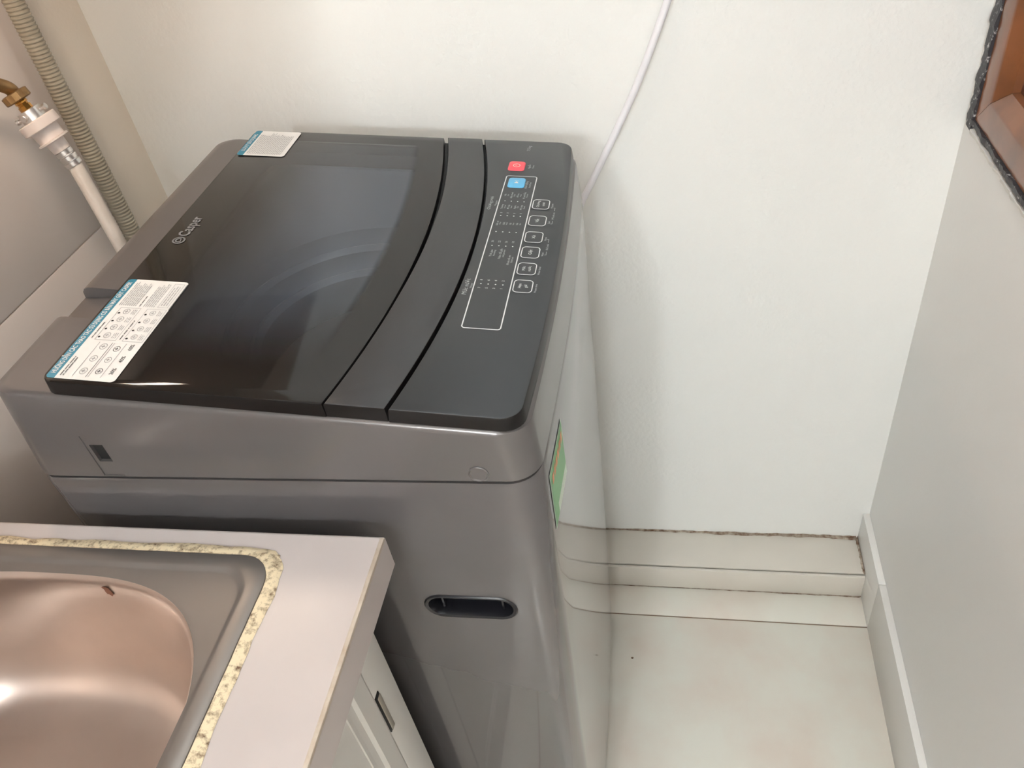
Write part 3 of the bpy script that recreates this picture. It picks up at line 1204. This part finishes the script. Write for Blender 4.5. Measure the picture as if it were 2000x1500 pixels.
def bowl_z(x, y):
    lv = (abs((x - BCX) / BA) ** 2.9 + abs((y - BCY) / BB) ** 2.9) ** (1 / 2.9)
    for (s0, d0_, _), (s1, d1_, _) in zip(prof_b, prof_b[1:]):
        if s1 <= lv <= s0:
            return CZ + d0_ + (d1_ - d0_) * (s0 - lv) / (s0 - s1)
    return CZ + (0.01 if lv > 1 else -0.158)


def on_bowl(u, v):
    a_, b_ = at(u, v, 2, CZ), at(u, v, 2, CZ - 0.158)
    for k in range(400):
        p = a_.lerp(b_, k / 400)
        if p.z <= bowl_z(p.x, p.y):
            return p + (CAM - p).normalized() * 0.0015
    return b_


b = MB()
b.add([on_bowl(u, v) for u, v in ((197, 1147), (205, 1146), (212, 1149), (217, 1155), (222, 1160), (220, 1165), (214, 1161), (210, 1160), (206, 1156), (203, 1151))], [tuple(range(10))])
part_world(b, 'rust_stain', M['rust'], sink, False)

# lumpy sealant around the rim
b = MB()
rnd = random.Random(21)
n = len(ths)
wj = [rnd.random() for _ in range(n)]
wj = [(wj[i - 1] + wj[i] + wj[(i + 1) % n]) / 3 for i in range(n)]


def seal_ring(off, z, jit):
    out = []
    for i, t in enumerate(ths):
        x, y = ray_rrect(t, SA + off + jit * (wj[i] - 0.5), SB + off + jit * (wj[i] - 0.5), 0.030)
        out.append((x, y, z + (0.0012 * (wj[(i * 7) % n] - 0.5) if z > CZ + 0.001 else 0)))
    return out


b.loft([seal_ring(-0.0005, CZ + 0.0034, 0.0), seal_ring(0.0030, CZ + 0.0036, 0.001), seal_ring(0.0070, CZ + 0.0026, 0.003), seal_ring(0.0100, CZ + 0.0004, 0.0045)])
part_world(b, 'sealant_bead', M['sealant'], sink)['label'] = 'yellowed sealant bead with dark mould spots'

# base cabinet
KX, KY = -0.187, -0.0315
cab = empty('base_cabinet', (KX - 0.25, -0.5, 0.0))
tag(cab, 'white kitchen base cabinet under the worktop with a panelled door', 'cabinet')
KT = CZ - CT
b = MB()
b.box((XL + 0.008, KY - 0.018, 0.0), (KX - 0.018, KY, KT))                    # far side
b.box((XL + 0.008, CY0 + 0.002, 0.0), (KX - 0.018, CY0 + 0.02, KT))           # near side
b.box((XL + 0.008, CY0 + 0.02, 0.08), (KX - 0.018, KY - 0.018, 0.098))        # bottom
part_world(b, 'body', M['cabinet_white'], cab, False)
b = MB()
b.box((KX - 0.018, -0.0750, 0.0), (KX, KY, KT), 0.0008)
b.box((KX - 0.018, CY0 + 0.002, KT - 0.05), (KX - 0.004, -0.0750, KT))
b.box((KX - 0.018, CY0 + 0.002, 0.0), (KX - 0.004, -0.0750, 0.09))
b.box((KX - 0.018, CY0 + 0.002, 0.09), (KX - 0.004, CY0 + 0.06, KT - 0.05))
ff_ = part_world(b, 'face_frame', M['cabinet_white'], cab)


def door(y0, y1, z0, z1):
    q = MB()
    x1 = KX + 0.0005
    def r_(i, x):
        return [(x, y1 - i, z0 + i), (x, y0 + i, z0 + i), (x, y0 + i, z1 - i), (x, y1 - i, z1 - i)]
    q.loft([r_(0, KX - 0.003), r_(0.0, x1 - 0.001), r_(0.001, x1), r_(0.024, x1), r_(0.029, x1 - 0.005), r_(0.043, x1 - 0.002), r_(0.046, x1 - 0.008), r_(0.050, x1 - 0.008), r_(0.053, x1 - 0.006)], True, True)
    return part_world(q, 'door', M['cabinet_white'], cab, True)


dr = door(-0.50, -0.0765, 0.11, KT - 0.004)
door(-0.96, -0.502, 0.11, KT - 0.004)
# cut-out with metal catch at the door joint
b = MB()
b.use(M['gap_black'])
b.box((KX - 0.0004, -0.0750, 0.6180), (KX + 0.0012, -0.0655, 0.6890), 0.0004)
b.use(M['metal_strike'])
b.box((KX - 0.0002, -0.0722, 0.6175), (KX + 0.0020, -0.0650, 0.6840), 0.0006)
part_world(b, 'catch_plate', None, cab)

# ------------------------------------------------------------------ tap, hoses, cord
FXP = -0.655


def fit(u, v, x=FXP):
    return at(u, v, 0, x)


p_nut = fit(31, 188)
p_end = fit(150, 326, -0.622)
AX = (p_end - p_nut).normalized()
KP = (p_end - p_nut).length / 183.0       # metres along the fitting per photo pixel


def lathe_on(mb, p, axis, prof, seg=24, capa=True, capb=True, knurl=None):
    axis = axis.normalized()
    a = axis.orthogonal().normalized()
    c_ = axis.cross(a)
    rings = []
    for t, r in prof:
        rings.append([p + axis * t + (a * math.cos(2 * PI * k / seg) + c_ * math.sin(2 * PI * k / seg)) * (r * (1 + (knurl if knurl and k % 2 else 0))) for k in range(seg)])
    mb.loft(rings, capa, capb)


tap = empty('water_tap', (XL + 0.007, fit(0, 155).y, fit(0, 155).z))
tag(tap, 'old brass angle tap elbow on the tiled wall above the washing machine', 'tap')
b = MB()
e0 = Vector((XL + 0.007, fit(0, 155).y - 0.030, fit(0, 155).z + 0.006))
path = [e0, Vector((FXP - 0.018, e0.y + 0.001, e0.z))]
m1 = Vector((FXP, e0.y + 0.012, e0.z - 0.001))
ctrl = [path[-1], m1, fit(24, 166), p_nut - AX * 0.002]
for k in range(1, 13):
    t = k / 12
    path.append(ctrl[0] * (1 - t) ** 3 + ctrl[1] * 3 * t * (1 - t) ** 2 + ctrl[2] * 3 * t * t * (1 - t) + ctrl[3] * t ** 3)
b.tube(path, 0.0078, 16)
part_world(b, 'elbow', M['brass'], tap)
b = MB()
lathe_on(b, e0, Vector((1, 0, 0)), [(0, 0.022), (0.003, 0.022), (0.006, 0.012), (0.008, 0.010)], 24)
part_world(b, 'wall_flange', M['brass'], tap)
def px(*prof):
    return [(t * KP, r) for t, r in prof]


b = MB()
lathe_on(b, p_nut, AX, px((-9, 0.0130), (-7, 0.0160), (9, 0.0160), (11, 0.0145), (11.5, 0.010)), 28, knurl=-0.06)
part_world(b, 'union_nut', M['brass'], tap)
b = MB()
lathe_on(b, p_nut, AX, px((11, 0.0072), (17, 0.0076), (18, 0.0064), (22, 0.0064), (23, 0.0078), (36, 0.0078)), 8)
part_world(b, 'hose_nipple', M['brass_bright'], tap)

inlet = empty('inlet_hose', tuple(p_nut + AX * 0.03))
tag(inlet, 'white water inlet hose with screw-on connector below the brass tap', 'hose')
b = MB()
lathe_on(b, p_nut, AX, px((33, 0.0110), (34, 0.0142), (57, 0.0145), (58, 0.012)), 28)
part_world(b, 'steel_collar', M['chrome'], inlet)
ca = AX.orthogonal().normalized()
cb = AX.cross(ca)
for k in range(4):
    dirn = ca * math.cos(PI / 2 * k + 0.5) + cb * math.sin(PI / 2 * k + 0.5)
    b = MB()
    s0 = p_nut + AX * (45 * KP) + dirn * 0.013
    lathe_on(b, s0, dirn, [(0.0, 0.0022), (0.006, 0.0022), (0.0062, 0.0038), (0.009, 0.0038), (0.0095, 0.0032)], 10)
    part_world(b, 'set_screw', M['chrome'], inlet)
b = MB()
lathe_on(b, p_nut, AX, px((57, 0.018), (57.5, 0.0228), (59, 0.0236), (79, 0.0236), (81, 0.0228), (81.5, 0.0170), (107, 0.0165),
                          (107.5, 0.0185), (108, 0.0196), (112, 0.0196), (113, 0.0120), (138, 0.0108)), 36)
part_world(b, 'connector_nut', M['plastic_white'], inlet)
b = MB()
prof_c = [(136, 0.0106)]
for k in range(3):
    t0 = 138 + k * 14
    prof_c += [(t0, 0.0094), (t0 + 1.5, 0.0108), (t0 + 11, 0.0104), (t0 + 12.5, 0.0092)]
lathe_on(b, p_nut, AX, px(*prof_c), 24)
part_world(b, 'crimp_sleeve', M['chrome'], inlet)
b = MB()
h0 = p_nut + AX * (178 * KP)
hpts = [h0]
h2 = fit(226, 462, -0.602)
h3 = h2 + Vector((0.006, 0.0, -0.20))
h1 = h0 + AX * 0.05
h1, hm = h0.lerp(h2, 0.33), h0.lerp(h2, 0.66)
for k in range(1, 31):
    t = k / 30
    hpts.append(h0 * (1 - t) ** 3 + h1 * 3 * t * (1 - t) ** 2 + hm * 3 * t * t * (1 - t) + h2 * t ** 3)
hpts.append(h3)
hpts += [h3 + Vector((0, 0, -0.2)), h3 + Vector((0, 0, -0.4))]
b.tube(hpts, [0.0088 + 0.00025 * (k % 2) for k in range(len(hpts))], 16)
part_world(b, 'hose_tube', M['hose_white'], inlet)

b = MB()
d0, d1 = at(-6, -60, 0, XL + 0.026), at(262, 462, 0, XL + 0.026)
dirn = (d1 - d0)
pts, rad = [], []
L0 = dirn.length
nn = int((L0 + 0.35) / 0.0012)
for k in range(-90, nn):
    p = d0 + dirn.normalized() * (k * 0.0012)
    if p.z < 0.12:
        break
    pts.append(p)
    rad.append(0.0128 if k % 4 in (0, 1) else 0.0119)
b.tube(pts, rad, 14)
dh = b.build('drain_hose', M['hose_grey'])
tag(dh, 'grey corrugated drain hose running down the tiled wall by the corner', 'hose')

b = MB()
cp = [(1320, -50), (1304, 0), (1282, 64), (1254, 140), (1226, 207), (1192, 280), (1160, 347), (1139, 389)]
pts = [at(u, v, 1, YB - 0.015) for u, v in cp]
pts = [pts[0] + (pts[0] - pts[1]).normalized() * 0.6 * (1 - k / 4) for k in range(4)] + pts
ex = (pts[-1] - pts[-2]).normalized()
pts += [pts[-1] + ex * 0.04, pts[-1] + ex * 0.10 + Vector((-0.04, -0.02, -0.02)), pts[-1] + ex * 0.14 + Vector((-0.16, -0.035, -0.05)), pts[-1] + ex * 0.16 + Vector((-0.40, -0.035, -0.2)),]
fine = []
for i in range(len(pts) - 1):
    p0, p1, p2, p3 = pts[max(i - 1, 0)], pts[i], pts[i + 1], pts[min(i + 2, len(pts) - 1)]
    for k in range(6):
        t = k / 6
        fine.append(0.5 * ((2 * p1) + (p2 - p0) * t + (2 * p0 - 5 * p1 + 4 * p2 - p3) * t * t + (3 * p1 - p0 - 3 * p2 + p3) * t ** 3))
fine.append(pts[-1])
b.tube(fine, 0.0050, 12)
cord = b.build('power_cord', M['cord_white'])
tag(cord, 'white power cord hanging down the white wall behind the washing machine', 'cord')

# ------------------------------------------------------------------ out of frame: upper cabinet, added cupboard, lamps, added fill globe
UX = -0.335
uc = empty('upper_cabinet', (XL + 0.0075, 0.2, 1.45))
tag(uc, 'brown wooden upper cabinet on the tiled wall above the washing machine', 'cabinet')
b = MB()
b.box((XL + 0.0075, -0.80, 1.45), (UX - 0.02, YB - 0.001, 2.2))
part_world(b, 'body', M['cabinet_wood'], uc, False)
for y0, y1 in ((-0.798, -0.078), (-0.074, YB - 0.003)):
    b = MB()
    b.box((UX - 0.02, y0, 1.45), (UX, y1, 2.2), 0.002)
    part_world(b, 'door', M['cabinet_wood'], uc)

tc_ = empty('added_tall_cabinet', (-0.545, -1.5, 0.0))  # unseen cupboard, added to warm the reflections in the sink
tag(tc_, 'tall brown wooden cupboard added out of view to warm the sink reflections', 'cabinet')
b = MB()
b.box((XL + 0.008, -1.95, 0.0), (-0.42, -1.06, 2.1))
part_world(b, 'body', M['cabinet_wood'], tc_, False)
for y0, y1 in ((-1.948, -1.507), (-1.503, -1.062)):
    b = MB()
    b.box((-0.42, y0, 0.08), (-0.40, y1, 2.098), 0.002)
    part_world(b, 'door', M['cabinet_wood'], tc_)

TA, TBp = Vector((0.08, -0.72, 2.40)), Vector((-0.17, 0.19, 2.40))
tl = empty('tube_lamp', tuple((TA + TBp) / 2 + Vector((0, 0, 0.1))))
tag(tl, 'white ceiling batten lamp with one long tube', 'lamp')
b = MB()
b.tube([TA, TBp], 0.016, 16)
part_world(b, 'tube', M['tube_glow'], tl)
b = MB()
dv = (TBp - TA).normalized()
sv = dv.cross(Vector((0, 0, 1)))
r_a = []
for p in (TA - dv * 0.03, TBp + dv * 0.03):
    r_a.append([p + sv * s * 0.03 + Vector((0, 0, z)) for s, z in ((-1, 0.03), (1, 0.03), (1, 0.10), (-1, 0.10))])
b.loft(r_a, True, True)
for p in (TA - dv * 0.015, TBp + dv * 0.015):
    b.tube([p - dv * 0.012, p + dv * 0.012], 0.019, 12)
    b.box(tuple(p - Vector((0.01, 0.01, 0))), tuple(p + Vector((0.01, 0.01, 0.04))))
part_world(b, 'batten', M['fixture_white'], tl)

ul = empty('under_cabinet_lamp', (-0.53, 0.25, 1.45))
tag(ul, 'small warm white lamp under the upper cabinet', 'lamp')
b = MB()
b.box((-0.56, 0.195, 1.438), (-0.50, 0.305, 1.45))
part_world(b, 'housing', M['fixture_white'], ul, False)
b = MB()
b.box((-0.555, 0.20, 1.432), (-0.505, 0.30, 1.438), 0.002)
part_world(b, 'diffuser', M['bulb_glow'], ul)

for gx, lab in ((-0.28, 'cool white globe lamp high on the end wall, nearer the upper cabinet'), (0.03, 'cool white fill globe added high on the end wall, nearer the window')):  # the second globe is added fill for the shadows and side walls
    GP = Vector((gx, YF + 0.13, 2.0))
    gl = empty('wall_globe', (GP.x, YF, GP.z))
    tag(gl, lab, 'lamp', 'globe lamps on the end wall')
    b = MB()
    bm = bmesh.new()
    bmesh.ops.create_uvsphere(bm, u_segments=24, v_segments=14, radius=0.07)
    b.bm(bm, Matrix.Translation(GP))
    part_world(b, 'globe', M['globe_glow' if gx < 0 else 'fill_globe_glow'], gl)
    b = MB()
    lathe_on(b, Vector((GP.x, YF, GP.z)), Vector((0, 1, 0)), [(0, 0.05), (0.015, 0.05), (0.02, 0.02), (0.065, 0.02)], 20)
    part_world(b, 'bracket', M['fixture_white'], gl)
